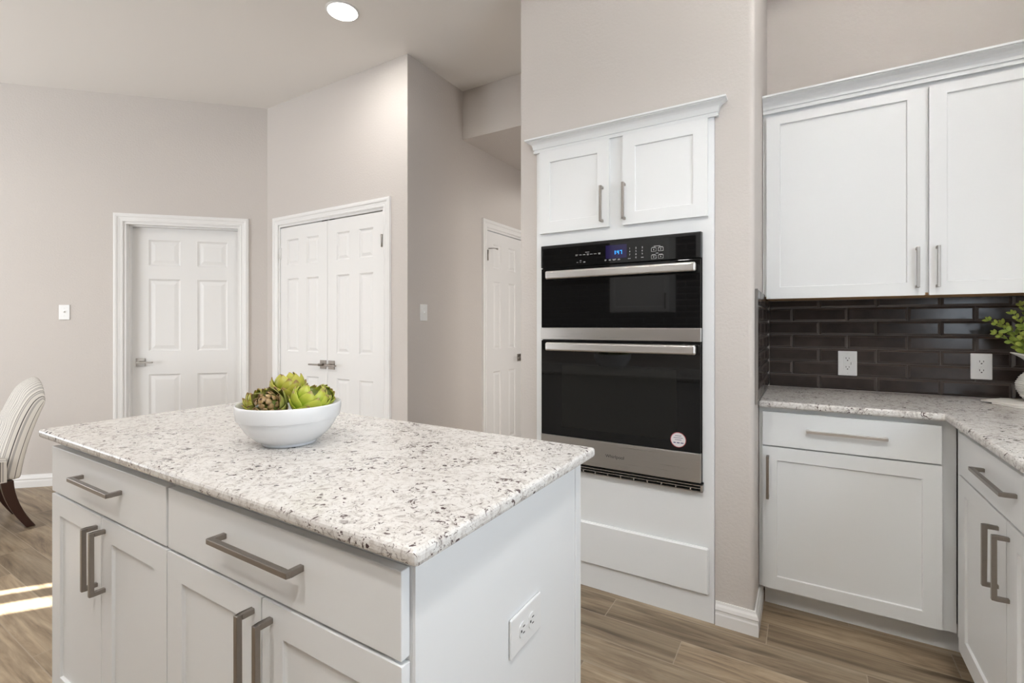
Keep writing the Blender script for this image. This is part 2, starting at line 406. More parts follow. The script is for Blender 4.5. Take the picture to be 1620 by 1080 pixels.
def thing(name, label, cat, loc=(0,0,0), rz=0.0, group=None):
    o = bpy.data.objects.new(name, None); COL.objects.link(o)
    o.empty_display_size = 0.05
    o.location = loc; o.rotation_euler = (0, 0, rz)
    o['label'] = label; o['category'] = cat
    if group: o['group'] = group
    return o
def tag(o, label, cat, group=None):
    o['label'] = label; o['category'] = cat
    if group: o['group'] = group
    return o
def struct(o, label=None, cat=None):
    o['kind'] = 'structure'
    if label: o['label'] = label
    if cat: o['category'] = cat
    return o
def FR(x, y, z, rz): return Matrix.Translation((x, y, z)) @ Matrix.Rotation(rz, 4, 'Z')
def text(body, size, frame, m, parent, name='lettering', depth=0.0003, align='CENTER', font_scale=(1,1)):
    c = bpy.data.curves.new(name, 'FONT'); c.body = body; c.size = size; c.align_x = align; c.align_y = 'CENTER'; c.extrude = depth
    tmp = bpy.data.objects.new('tmp', c); COL.objects.link(tmp)
    bpy.context.view_layer.update()
    dg = bpy.context.evaluated_depsgraph_get()
    me = bpy.data.meshes.new_from_object(tmp.evaluated_get(dg))
    bpy.data.objects.remove(tmp)
    r = parent
    while r.parent is not None: r = r.parent
    inv = (Matrix.Translation(r.location) @ r.rotation_euler.to_matrix().to_4x4()).inverted()
    me.transform(inv @ frame @ Matrix.Rotation(PI/2, 4, 'X') @ Matrix.Diagonal((font_scale[0], font_scale[1], 1, 1)))
    me.materials.clear(); me.materials.append(m)
    o = bpy.data.objects.new(name, me); COL.objects.link(o); o.parent = parent
    return o

# ------------------------------------------------------------------ room shell
CEIL = 3.07
# floor and ceiling slabs
struct(MB().box(-6.4, 1.3, -4.7, 5.2, -0.05, 0.0).build('floor', M_FLOOR), 'brown wood-look plank tile floor', 'floor')
struct(MB().box(-6.4, 1.3, -4.7, 5.2, CEIL, CEIL+0.1).build('ceiling', M_CEIL), 'flat off-white ceiling', 'ceiling')

C45 = (-3.889, 2.414)                       # corner between angled wall and closet wall
F45 = FR(C45[0], C45[1], 0, PI/4)           # local -x runs left along the wall, local -y faces the room
# angled wall with the single door (x from -3.2 to 0, door opening -1.048..-0.208)
D1L, D1R, DH = -1.048, -0.208, 2.062
wl = MB(F45)
wl.box(-3.2, D1L, 0, 0.12, 0, CEIL); wl.box(D1R, 0.05, 0, 0.12, 0, CEIL); wl.box(D1L, D1R, 0, 0.12, DH, CEIL)
struct(wl.build('wall_left', M_WALL), 'greige angled wall holding the single panel door', 'wall')
# closet wall (y 2.414) with the double door opening
CL, CR = -3.729, -2.507
wc = MB(); wc.box(C45[0], CL, 2.414, 2.52, 0, CEIL); wc.box(CR, -2.29, 2.414, 2.52, 0, CEIL); wc.box(CL, CR, 2.414, 2.52, DH, CEIL)
struct(wc.build('wall_closet', M_WALL), 'bright greige wall above the double closet doors', 'wall')
struct(MB().box(-3.9, -2.4, 3.05, 3.1, 0, CEIL).build('wall_closet_inside', M_WALL), 'inside back of the closet', 'wall')
# hall side wall (x -2.29) with the hall door
HL, HR = 3.356, 3.976
wh = MB(); wh.box(-2.40, -2.29, 2.52, HL, 0, CEIL); wh.box(-2.40, -2.29, HR, 5.1, 0, CEIL); wh.box(-2.40, -2.29, HL, HR, DH, CEIL)
struct(wh.build('wall_hall', M_WALL), 'shaded greige wall with the light switch leading to the hall', 'wall')
struct(MB().box(-2.40, 1.24, 5.05, 5.15, 0, CEIL).build('wall_hall_end', M_WALL), 'wall closing the hall', 'wall')
struct(MB().box(-2.29, -1.25, 3.03, 5.05, 2.69, CEIL).build('wall_header', M_WALL), 'dropped greige header over the hall entrance', 'wall')
# oven wall: piers, top and the return, front face y 2.15, rounded outer corner
OW = 2.15
def arc(cx, cy, r, a0, a1, n=8): return [(cx+r*math.cos(a0+(a1-a0)*k/n), cy+r*math.sin(a0+(a1-a0)*k/n)) for k in range(n+1)]
XR = -0.170; R_ = 0.022
NL, NR, NT = -1.152, -0.317, 2.14           # niche for the oven cabinet
wo = MB()
wo.prism([(NR, OW)] + arc(XR-R_, OW+R_, R_, -PI/2, 0) + [(XR, 2.92), (XR-0.10, 2.92), (XR-0.10, 2.30), (NR, 2.30)], 0, NT)
wo.prism([(-1.25, OW), (NL, OW), (NL, 2.30), (-1.13, 2.30), (-1.13, 3.10), (-1.25, 3.10)], 0, NT)
wo.box(-1.25, -1.13, 4.40, 5.05, 0, NT)
wo.prism([(-1.25, OW)] + arc(XR-R_, OW+R_, R_, -PI/2, 0) + [(XR, 2.92), (-1.13, 2.92), (-1.13, 5.05), (-1.25, 5.05)], NT, CEIL)
wo = wo.build('wall_oven', M_WALL, merge=False)
struct(wo, 'textured greige wall framing the built-in oven cabinet', 'wall')
struct(MB().box(-1.13, 1.24, 2.92, 3.02, 0, CEIL).build('wall_back', M_WALL), 'greige back wall above the upper cabinets', 'wall')
# right wall with the sink window (out of frame, lights the island end)
wr = MB(); wr.box(1.12, 1.24, 1.25, 5.2, 0, CEIL); wr.box(1.12, 1.24, -1.46, 0.15, 0, CEIL); wr.box(1.12, 1.24, 0.15, 1.25, 0, 1.05); wr.box(1.12, 1.24, 0.15, 1.25, 2.15, CEIL)
struct(wr.build('wall_right', M_WALL), 'greige wall on the sink side', 'wall')
struct(MB().box(-3.3, 1.24, -1.46, -1.36, 0, CEIL).build('wall_rear', M_WALL), 'kitchen wall behind the photographer', 'wall')
struct(MB().box(-3.3, -3.2, -4.6, -1.46, 0, CEIL).build('wall_living', M_WALL), 'wall between kitchen and living room', 'wall')
wv = MB(); wv.box(-6.3, -5.8, -4.6, -4.5, 0, CEIL); wv.box(-3.4, -3.3, -4.6, -4.5, 0, CEIL); wv.box(-5.8, -3.4, -4.6, -4.5, 2.45, CEIL); wv.box(-5.8, -3.4, -4.6, -4.5, 0, 0.15)
struct(wv.build('wall_patio', M_WALL), 'living room wall with patio windows', 'wall')
wd = MB()
XD = -6.15
wd.box(XD-0.1, XD, -2.05, 0.3, 0, 0.6); wd.box(XD-0.1, XD, -2.05, -0.35+0.65, 2.3, CEIL); wd.box(XD-0.1, XD, -0.35, 0.3, 0.6, 2.3)
wd.box(XD-0.1, XD, -3.25, -2.05, 0, CEIL)
wd.box(XD-0.1, XD, -4.6, -4.00, 0, CEIL); wd.box(XD-0.1, XD, -4.00, -3.25, 0, 1.50); wd.box(XD-0.1, XD, -4.00, -3.25, 2.20, CEIL)
# unseen panel, its two open gaps shaped to cast the floor streaks of sun
for y0_, y1_ in ((-4.00, -3.80), (-3.616, -3.46), (-3.375, -3.25)): wd.box(XD-0.012, XD, y0_, y1_, 1.50, 2.20)
struct(wd.build('wall_dining', M_WALL, merge=False), 'dining room wall with windows', 'wall')

# unseen walls added outside to keep the low sun out of the large windows
struct(MB().box(-7.3, 0.0, -6.2, -6.0, -0.05, 5.5).build('sun_block_patio', M_WALL), 'unseen wall added beyond the patio to block the low sun', 'wall')
struct(MB().box(-8.2, -8.0, -5.3, -1.8, -0.05, 4.5).build('sun_block_dining', M_WALL), 'unseen wall added beyond the dining window to block the low sun', 'wall')
# window frames in the openings (seen only as reflections)
def window(name, fr, x0, x1, z0, z1, nx, nz):
    w = MB(fr); t = 0.05
    w.box(x0, x0+t, 0, 0.06, z0, z1); w.box(x1-t, x1, 0, 0.06, z0, z1); w.box(x0, x1, 0, 0.06, z0, z0+t); w.box(x0, x1, 0, 0.06, z1-t, z1)
    for i in range(1, nx): xx = x0+(x1-x0)*i/nx; w.box(xx-0.015, xx+0.015, 0.01, 0.05, z0, z1)
    for j in range(1, nz): zz = z0+(z1-z0)*j/nz; w.box(x0, x1, 0.01, 0.05, zz-0.015, zz+0.015)
    return struct(w.build(name, M_TRIM, merge=False), 'white framed window', 'window')
window('window_1', FR(1.16, 1.25, 0, -PI/2), 0, 1.1, 1.05, 2.15, 2, 1)
window('window_2', FR(-3.4, -4.56, 0, PI), 0, 2.4, 0.15, 2.45, 3, 1)
window('window_3', FR(XD-0.06, -2.05, 0, PI/2), 0, 1.7, 0.6, 2.3, 2, 2)

# ------------------------------------------------------------------ trim: baseboards, casings
BB = [(0, 0), (0.016, 0), (0.016, 0.046), (0.0135, 0.052), (0.0135, 0.060), (0.0165, 0.066), (0.013, 0.078), (0.008, 0.086), (0.006, 0.095), (0, 0.095)]
def base(name, fr, path, label):
    # path runs so that the room lies on the right of travel
    return struct(MB(fr).sweep(path, BB).build(name, M_TRIM), label, 'baseboard')
I4 = Matrix.Identity(4)
base('baseboard_left', F45, [(-3.2, 0), (-1.110, 0)], 'white baseboard left of the single door')
base('baseboard_center', Matrix.Identity(4), [(C45[0]-0.146*.7071, C45[1]-0.146*.7071), (C45[0], C45[1]), (-3.812, 2.414)], 'white baseboard in the corner between the two doors')
base('baseboard_closet', I4, [(-2.455, 2.414), (-2.29, 2.414), (-2.29, 3.286)], 'white baseboard wrapping the closet wall corner')
base('baseboard_oven', I4, [(NR+0.003, OW), (XR, OW), (XR, 2.44)], 'white baseboard wrapping the oven wall corner')

CAS = [(0, 0), (0, 0.010), (0.010, 0.013), (0.014, 0.010), (0.034, 0.014), (0.040, 0.019), (0.052, 0.021), (0.058, 0.017), (0.064, 0.017), (0.066, 0.0)]
def casing(name, fr, xl, xr, zt, depth, label, stop=None):
    m = MB(fr); n = len(CAS); rings = []
    for sx, sz, px, pz in ((-1, 0, xl, 0), (-1, 1, xl, zt), (1, 1, xr, zt), (1, 0, xr, 0)):
        rings.append([(px+sx*a, -b, pz+sz*a) for a, b in CAS])
    vs = [q for r in rings for q in r]; fs = []
    for i in range(3):
        for k in range(n-1): fs.append((i*n+k, i*n+k+1, (i+1)*n+k+1, (i+1)*n+k))
    m.add(vs, fs)
    # jamb lining
    t = 0.018
    m.box(xl, xl+t, -0.001, depth, 0, zt); m.box(xr-t, xr, -0.001, depth, 0, zt); m.box(xl+t, xr-t, -0.001, depth, zt-t, zt)
    if stop:
        s0, s1 = stop
        m.box(xl+t, xl+t+0.010, s0, s1, 0, zt-t); m.box(xr-t-0.010, xr-t, s0, s1, 0, zt-t); m.box(xl+t, xr-t, s0, s1, zt-t-0.010, zt-t)
    return struct(m.build(name, M_TRIM, recalc=False), label, 'door casing')
casing('trim_1', F45, D1L, D1R, DH, 0.12, 'white casing around the single door', stop=(0.040, 0.074))
FCL = FR(0, 2.414, 0, 0)
casing('trim_2', FCL, CL, CR, DH, 0.106, 'white casing around the double closet doors')
FH = FR(-2.29, 0, 0, PI/2)
casing('trim_3', FH, HL, HR, DH, 0.11, 'white casing around the hall door')

# ------------------------------------------------------------------ doors
DP = ((0, 0), (0.004, 0.004), (0.012, 0.009), (0.020, 0.009), (0.046, 0.003), (0.050, 0.003))
DPN = ((0, 0), (0.004, 0.004), (0.010, 0.009), (0.016, 0.009), (0.034, 0.003), (0.037, 0.003))
ZP = [(0.22, 0.835), (1.025, 1.615), (1.725, 1.935)]
def door(name, fr, x0, x1, yf, panels_x, label, prof, lever, z0=0.008, z1=2.036):
    root = thing(name, label, 'door', fr @ Vector(((x0+x1)/2, yf, 0)), fr.to_euler().z)
    root['kind'] = 'structure'
    pans = [(a, b, c, d) for a, b in panels_x for c, d in ZP]
    MB(fr).panel(x0, x1, z0, z1, yf, yf+0.035, pans, prof).build('door_leaf', M_DOOR, root, merge=True)
    if lever:
        lx, dirx, mt = lever; lz = 0.935
        m = MB(fr)
        m.box(lx-0.033, lx+0.033, yf-0.009, yf, lz-0.033, lz+0.033)
        m.tube([(lx, yf-0.009, lz), (lx, yf-0.048, lz)], 0.010, 14)
        h = MB(fr)
        a, b = sorted((lx-dirx*0.012, lx+dirx*0.105))
        h.box(a, b, yf-0.062, yf-0.044, lz-0.006, lz+0.006)
        hp = m.build('rosette', mt, root, bevel=0.0015)
        h.build('lever', mt, hp, bevel=0.002)
    return root
d1 = door('door_1', F45, D1L+0.020, D1R-0.020, 0.076, [(-0.906, -0.678), (-0.553, -0.327)], 'white six-panel single door with lever, recessed in the angled wall', DP, (-0.962, 1, M_NICKEL), z1=2.040)
d2 = door('door_2', FCL, -3.708, -3.1205, 0.004, [(-3.620, -3.472), (-3.371, -3.223)], 'left leaf of the white double closet doors', DPN, (-3.163, -1, M_PEWTER))
d3 = door('door_3', FCL, -3.1165, -2.528, 0.004, [(-3.014, -2.872), (-2.769, -2.622)], 'right leaf of the white double closet doors', DPN, (-3.066, 1, M_PEWTER))
d4 = door('door_4', FH, HL+0.020, HR-0.020, 0.004, [(3.470, 3.592), (3.720, 3.842)], 'white panel door in the hall behind the oven wall', DPN, (3.905, -1, M_NICKEL))
# hinges, ball catches and the hinge-pin stop
def hinge(fr, x, z, root, m_, side):
    h = MB(fr); h.tube([(x, -0.006, z-0.044), (x, -0.006, z+0.044)], 0.006, 10); h.box(min(x, x+side*0.012), max(x, x+side*0.012), -0.004, 0.004, z-0.044, z+0.044)
    h.build('hinge', m_, root)
for z in (0.25, 1.83):
    hinge(FCL, -3.7085, z, d2, M_TRIM, 1); hinge(FCL, -2.5275, z, d3, M_NICKEL, -1); hinge(FH, HL+0.0195, z, d4, M_NICKEL, 1)
for x, d in ((-3.165, d2), (-3.075, d3)):
    MB(FCL).box(x-0.025, x+0.025, 0.006, 0.028, 2.0355, 2.0435).build('ball_catch', M_SLOT, d)
st = MB(FH); st.tube([(HL+0.0195, -0.010, 1.885), (HL+0.035, -0.055, 1.885), (HL+0.075, -0.060, 1.885)], 0.004, 8); st.tube([(HL+0.075, -0.060, 1.885), (HL+0.092, -0.056, 1.885)], 0.007, 10)
st.build('door_stop', M_NICKEL, d4)

# ------------------------------------------------------------------ cabinet builders
def pull(fr, p0, p1, yf, mt, parent, proj=0.035, w=0.011, tw=0.011):
    # square-section bar pull between two feet p0 and p1 (x, z), on the face at yf
    m = MB(fr); (xa, za), (xb, zb) = p0, p1
    vert = abs(xb-xa) < 1e-6
    h = w/2
    if vert:
        lo, hi = min(za, zb), max(za, zb)
        m.box(xa-h, xa+h, yf-proj, yf-proj+tw, lo-h, hi+h)
        for z in (lo, hi): m.box(xa-h, xa+h, yf-proj+tw, yf, z-h, z+h)
    else:
        lo, hi = min(xa, xb), max(xa, xb)
        m.box(lo-h, hi+h, yf-proj, yf-proj+tw, za-h, za+h)
        for x in (lo, hi): m.box(x-h, x+h, yf-proj+tw, yf, za-h, za+h)
    return m.build('handle', mt, parent, bevel=0.0012)
def shaker(fr, x0, x1, z0, z1, yf, parent, pan, name='door', t=0.019, depth=0.008):
    o = MB(fr).panel(x0, x1, z0, z1, yf, yf+t, [pan], ((0, 0), (0.0012, depth))).build(name, M_CAB, parent, bevel=0.0015, seg=2)
    return o
def slab(fr, x0, x1, z0, z1, yf, parent, name='drawer', t=0.019):
    return MB(fr).box(x0, x1, yf, yf+t, z0, z1).build(name, M_CAB, parent, bevel=0.002)

# island: two base cabinets, counter
IY = 0.533; IF = IY+0.0195
KT = 0.10
def island_cab(xa, xb, label, dr, doors, dh, hx, left_end, right_end):
    root = thing('base_cabinet', label, 'cabinet', ((xa+xb)/2, 0.87, 0), 0, 'kitchen island cabinets')
    MB().box(xa, xb, IF, 1.16, KT, 0.890).build('carcass', M_CAB, root)
    MB().box(xa+(0.01 if left_end else 0), xb-(0.01 if right_end else 0), IF+0.07, 1.12, 0, KT).build('toe_kick', M_CAB, root)
    d = slab(I4, dr[0], dr[1], 0.729, 0.866, IY, root)
    pull(I4, (dh[0], 0.811), (dh[1], 0.811), IY, M_PEWTER, d)
    for (a, b), h in zip(doors, hx):
        q = shaker(I4, a, b, 0.112, 0.7215, IY, root, (a+0.064, b-0.064, 0.178, 0.663))
        pull(I4, (h, 0.690), (h, 0.535), IY, M_PEWTER, q)
    if right_end:
        e = MB(); e.box(xb, xb+0.006, IF+0.0005, 1.150, 0.0, 0.890); e.build('end_panel', M_CAB, root)
        MB().box(xb-0.012, xb+0.010, 1.150, 1.182, 0.0, 0.890).build('corner_trim', M_CAB, root, bevel=0.002)
    if left_end:
        MB().box(xa-0.006, xa, IF, 1.182, 0.0, 0.890).build('end_panel', M_CAB, root)
    MB().box(xa, xb-(0.013 if right_end else 0), 1.1605, 1.180, 0.0, 0.890).build('back_panel', M_CAB, root)
    return root
island_cab(-1.980, -1.2465, 'white island base cabinet at the far left end, beside the dining chair', (-1.978, -1.2515), [(-1.978, -1.6135), (-1.6105, -1.2495)], (-1.735, -1.488), (-1.639, -1.588), True, False)
island_cab(-1.2465, -0.514, 'white island base cabinet at the near end, with an outlet on its end panel', (-1.2425, -0.518), [(-1.2445, -0.8785), (-0.8755, -0.5175)], (-1.003, -0.755), (-0.905, -0.846), False, True)
ct = MB().box(-2.019, -0.468, 0.511, 1.196, 0.891, 0.917)
tag(ct.build('countertop', M_GRAN, None, bevel=0.009, seg=3), 'speckled cream granite slab topping the kitchen island', 'countertop')

# back run base cabinet
BY = 2.340
r = thing('base_cabinet', 'white base cabinet with one wide drawer and door, beside the oven wall corner', 'cabinet', (0.15, 2.6, 0))
cb = MB(); cb.box(-0.168, 0.4785, BY+0.0195, 2.905, 0.105, 0.886); cb.build('carcass', M_CAB, r)
MB().box(-0.150, 0.55, BY+0.095, 2.88, 0, 0.105).build('toe_kick', M_CAB, r)
q = slab(I4, -0.154, 0.435, 0.722, 0.866, BY, r); pull(I4, (0.013, 0.800), (0.269, 0.800), BY, M_HSTEEL, q)
q = shaker(I4, -0.154, 0.436, 0.111, 0.7165, BY, r, (-0.098, 0.380, 0.166, 0.660)); pull(I4, (-0.133, 0.674), (-0.133, 0.505), BY, M_PEWTER, q)
# right run base cabinet (faces -x): local x runs toward the camera
RX = 0.459
FRR = FR(RX, 2.235, 0, -PI/2)
r = thing('base_cabinet', 'white base cabinet on the right side, two narrow doors under a drawer', 'cabinet', (0.75, 1.8, 0), -PI/2)
m = MB(FRR); m.box(-0.1045, 0.930, 0.0195, 0.655, 0.105, 0.886); m.build('carcass', M_CAB, r)
MB(FRR).box(-0.105, 0.920, 0.095, 0.62, 0, 0.105).build('toe_kick', M_CAB, r)
q = slab(FRR, 0, 0.925, 0.724, 0.866, 0, r); pull(FRR, (0.280, 0.805), (0.535, 0.805), 0, M_PEWTER, q)
for a, b, h in ((0, 0.461, 0.400), (0.464, 0.925, 0.452+0.065-0.034)):
    q = shaker(FRR, a, b, 0.111, 0.7185, 0, r, (a+0.072, b-0.060, 0.175, 0.662)); pull(FRR, (h, 0.676), (h, 0.515), 0, M_PEWTER, q)

# L-shaped countertop
cy0 = 2.312; cxe = 0.4365
poly = [(XR+0.002, cy0), (cxe, cy0), (cxe, 1.295), (1.118, 1.295), (1.118, 2.905), (XR+0.002, 2.905)]
cto = MB().prism(poly, 0.887, 0.915).build('countertop', M_GRAN, None, bevel=0.009, seg=3)
tag(cto, 'speckled granite worktop turning the corner below the dark tile backsplash', 'countertop')

# upper cabinet
UY = 2.565
r = thing('wall_cabinet', 'tall white upper cabinet with two shaker doors above the dark backsplash', 'cabinet', (0.4, 2.75, 1.36))
u = MB(); u.box(XR+0.002, 1.06, UY+0.0195, 2.918, 1.372, 2.255); u.build('carcass', M_CAB, r)
MB().box(XR+0.012, 1.05, UY+0.022, 2.90, 1.364, 1.372).build('underside', M_RAWWOOD, r)
q = shaker(I4, -0.152, 0.424, 1.3605, 2.2135, UY, r, (-0.096, 0.366, 1.414, 2.173)); pull(I4, (0.398, 1.552), (0.398, 1.396), UY, M_NICKEL, q, w=0.010)
q = shaker(I4, 0.437, 1.012, 1.3605, 2.2135, UY, r, (0.493, 0.956, 1.414, 2.173)); pull(I4, (0.462, 1.552), (0.462, 1.396), UY, M_NICKEL, q, w=0.010)
CRP = [(0, 0.0), (0.008, 0.0), (0.009, 0.011), (0.005, 0.013), (0.005, 0.018), (0.010, 0.019), (0.0115, 0.030), (0.015, 0.042), (0.021, 0.051), (0.030, 0.057), (0.037, 0.059), (0.037, 0.063), (0.044, 0.064), (0.044, 0.072), (0, 0.072)]
def crown(path, z, name, parent, k=1.0, kz=1.0):
    # front runs left to right, so the outward side is on the right of travel
    return MB().sweep(path, [(a*k, z+b*kz) for a, b in CRP]).build(name, M_CAB, parent)
crown([(XR+0.003, UY+0.012), (1.06, UY+0.012)], 2.232, 'crown_molding', r, 1.25, 0.98)

# oven cabinet: face frame with an opening, doors, drawer panel, crown
OY = 2.139
OX0, OX1, OZ0, OZ1 = -1.112, -0.363, 0.545, 1.626
r = thing('oven_cabinet', 'tall white built-in cabinet around the black double oven', 'cabinet', (-0.735, 2.4, 0))
f = MB()
f.box(NL+0.001, OX0+0.012, OY, 2.80, 0, NT); f.box(OX1-0.012, NR-0.001, OY, 2.80, 0, NT)
f.box(OX0+0.012, OX1-0.012, OY, 2.80, 0, OZ0+0.012); f.box(OX0+0.012, OX1-0.012, OY, 2.80, OZ1-0.012, NT)
f.build('face_frame', M_CAB, r, merge=False)
OD = 2.120
q = shaker(I4, -1.127, -0.766, 1.690, 2.094, OD, r, (-1.070, -0.824, 1.746, 2.038), depth=0.007); pull(I4, (-0.797, 1.870), (-0.797, 1.718), OD, M_NICKEL, q)
q = shaker(I4, -0.702, -0.341, 1.690, 2.094, OD, r, (-0.645, -0.399, 1.746, 2.038), depth=0.007); pull(I4, (-0.692, 1.870), (-0.692, 1.718), OD, M_NICKEL, q)
dp = MB(); dp.box(-1.125, -0.338, 2.1195, OY, 0.118, 0.312); dp.build('drawer_panel', M_CAB, r, bevel=0.006, seg=1)
crown([(-1.157, OW-0.001), (-1.157, OY-0.002), (-0.310, OY-0.002), (-0.310, OW-0.001)], 2.098, 'crown_molding', r, 0.95, 0.92)

# ------------------------------------------------------------------ oven
GY = 2.108                                   # front plane of the oven glass
r = thing('wall_oven', 'black glass double wall oven with stainless handles, built into the white cabinet', 'oven', (-0.7375, 2.3, 0.545))
ob = MB(); ob.box(OX0, OX1, 2.128, 2.1385, OZ0, OZ1); ob.box(OX0+0.02, OX1-0.02, 2.1385, 2.65, OZ0+0.02, OZ1-0.02); ob.build('oven_body', M_BLACK, r)
cp = MB().box(OX0, OX1, GY, 2.128, 1.517, OZ1).build('control_panel', M_BLACK, r, bevel=0.004, seg=2)
MB().box(OX0+0.012, OX1-0.022, GY-0.002, GY, 1.519, OZ1-0.015).build('panel_glass', M_GLASS, cp)
fy = GY-0.0022
MB().box(-0.776, -0.678, fy, fy+0.0002, 1.540, 1.600).build('display', M_DISP, cp)
# seven-segment style clock digits: 1:47
dg = MB(); Y0 = fy-0.0004
def seg7(ch, x, z, w=0.0085, h=0.017, t=0.0022):
    S7 = {'1': 'bc', '4': 'fgbc', '7': 'abc'}[ch]
    R = {'a': (x, x+w, z+h-t, z+h), 'g': (x, x+w, z+h/2-t/2, z+h/2+t/2), 'd': (x, x+w, z, z+t),
         'b': (x+w-t, x+w, z+h/2, z+h), 'c': (x+w-t, x+w, z, z+h/2), 'f': (x, x+t, z+h/2, z+h), 'e': (x, x+t, z, z+h/2)}
    for s in S7: a, b, c, d = R[s]; dg.box(a, b, Y0, Y0+0.0003, c, d)
seg7('1', -0.7390, 1.5575); seg7('4', -0.7225, 1.5575); seg7('7', -0.7085, 1.5575)
for zz in (1.5615, 1.5690): dg.box(-0.7275, -0.7255, Y0, Y0+0.0003, zz, zz+0.002)
dg.build('clock_digits', M_DIGIT, cp)
cols = {}
def bar(x, z, w, h=0.0022): cols.setdefault(len(cols), MB()).box(x, x+w, Y0, Y0+0.0003, z, z+h)
for x, z, w in ((-0.926, 1.5685, 0.014), (-0.926, 1.5640, 0.010), (-0.906, 1.5665, 0.012), (-0.888, 1.5665, 0.012), (-0.869, 1.5685, 0.011), (-0.867, 1.5640, 0.008), (-0.853, 1.5665, 0.014), (-0.834, 1.5665, 0.014), (-0.813, 1.5685, 0.012), (-0.812, 1.5640, 0.010), (-0.876, 1.5770, 0.020),
                (-0.920, 1.5320, 0.008), (-0.904, 1.5395, 0.009), (-0.904, 1.5320, 0.008), (-0.886, 1.5335, 0.010), (-0.886, 1.5305, 0.010),
                (-0.781, 1.5345, 0.009), (-0.781, 1.5310, 0.007), (-0.761, 1.5345, 0.009), (-0.761, 1.5310, 0.009), (-0.744, 1.5345, 0.017), (-0.741, 1.5310, 0.010), (-0.718, 1.5345, 0.009), (-0.720, 1.5310, 0.012),
                (-0.672, 1.5330, 0.012), (-0.613, 1.5345, 0.011)):
    bar(x, z, w, 0.0020)
for bx, bz in ((-0.569, 1.557), (-0.539, 1.557), (-0.569, 1.525), (-0.539, 1.525)):   # outlined pads
    w, h, t = 0.022, 0.016, 0.0012
    pr_ = MB(); ya, yb = Y0, Y0+0.0003
    pr_.box(bx, bx+w, ya, yb, bz, bz+t); pr_.box(bx, bx+w, ya, yb, bz+h-t, bz+h); pr_.box(bx, bx+t, ya, yb, bz+t, bz+h-t); pr_.box(bx+w-t, bx+w, ya, yb, bz+t, bz+h-t)
    pr_.box(bx+0.003, bx+w-0.003, ya, yb, bz+h+0.001, bz+h+0.003); pr_.box(bx+0.009, bx+0.013, ya, yb, bz+0.006, bz+0.010)
    pr_.build('touch_pad', M_PRINT, cp, merge=False)
bar(-0.558, 1.5785, 0.028); bar(-0.549, 1.5475, 0.011)
for pr in cols.values(): pr.build('printed_label', M_PRINT, cp, merge=False)
for i, ch in enumerate('123456789'):
    text(ch, 0.0105, FR(-0.664+0.028*(i % 3), Y0+0.0002, 1.5785-0.014*(i//3), 0), M_PRINT, cp, 'key_number')
text('0', 0.0105, FR(-0.636, Y0+0.0002, 1.5365, 0), M_PRINT, cp, 'key_number')

def oven_handle(z0, z1, parent):
    m = MB(); m.box(-1.063, -0.377, 2.054, 2.076, z0, z1)
    for x in (-1.035, -0.405): m.box(x-0.012, x+0.012, 2.076, GY, z0+0.006, z1-0.006)
    return m.build('handle', M_HSTEEL, parent, bevel=0.009, seg=5)
# upper (microwave) door
q = MB().box(OX0+0.003, OX1-0.003, GY, 2.127, 1.225, 1.513).build('upper_door', M_GLASS, r, bevel=0.002); oven_handle(1.457, 1.496, q)
MB().box(OX0+0.001, OX1-0.001, GY-0.002, 2.127, 1.1675, 1.2245).build('stainless_band', M_STEEL, r, bevel=0.002)
# lower door: black glass, inner window, stainless kick, brand lettering, round sticker
q = MB().box(OX0+0.003, OX1-0.003, GY, 2.127, 0.7045, 1.1635).build('lower_door', M_GLASS, r, bevel=0.002); oven_handle(1.115, 1.155, q)
MB().box(-0.998, -0.462, GY-0.0006, GY, 0.748, 1.047).build('door_window', M_GLASSIN, q)
k = MB().box(OX0+0.002, OX1-0.002, GY-0.002, 2.127, 0.5825, 0.7035).build('stainless_kick', M_STEEL, q, bevel=0.002)
text('Whirlpool', 0.021, FR(-0.733, GY-0.0022, 0.640, 0), M_LOGO, k, 'brand_lettering')
sk = MB(); sk.lathe([(0.0001, 0.0004), (0.0295, 0.0004), (0.0295, 0)], (-0.4555, GY-0.0005, 0.752), 36, 0, False, 'y')
sk.lathe([(0.0295, 0.0005), (0.0320, 0.0005), (0.0320, 0)], (-0.4555, GY-0.0005, 0.752), 36, 1, False, 'y')
sk = sk.build('round_sticker', [M_STICK, M_STICKR], q)
tx = MB()
for z, w in ((0.769, 0.026), (0.7605, 0.038), (0.752, 0.027)):
    for k_ in range(6): tx.box(-0.4555-w/2+k_*w/6, -0.4555-w/2+(k_+0.82)*w/6, GY-0.0013, GY-0.0009, z-0.0012, z+0.0012)
for a, b in ((-0.020, -0.010), (-0.006, 0.006), (0.010, 0.022)): tx.box(-0.4555+a, -0.4555+b, GY-0.0013, GY-0.0009, 0.7375, 0.7415)
tx.build('sticker_lettering', M_STICKT, sk)
# lower vent with slats
v = MB(); v.box(OX0, OX1+0.005, 2.1285, 2.1384, 0.545, 0.580)
vg = v.build('vent_trim', M_BLACK, r)
vs_ = MB(); vs_.box(OX0, OX1+0.004, 2.110, 2.1284, 0.5695, 0.5725); vs_.box(OX0, OX1+0.004, 2.110, 2.1284, 0.5580, 0.5605); vs_.box(OX0, OX1+0.004, 2.107, 2.1284, 0.5445, 0.5485); vs_.box(OX1-0.003, OX1+0.005, 2.107, 2.1284, 0.5445, 0.5740)
for kx in range(12): xx = OX0+0.04+kx*0.0602; vs_.box(xx, xx+0.005, 2.112, 2.1284, 0.5485, 0.5580)
vs_.build('vent_slats', M_STEEL, vg)

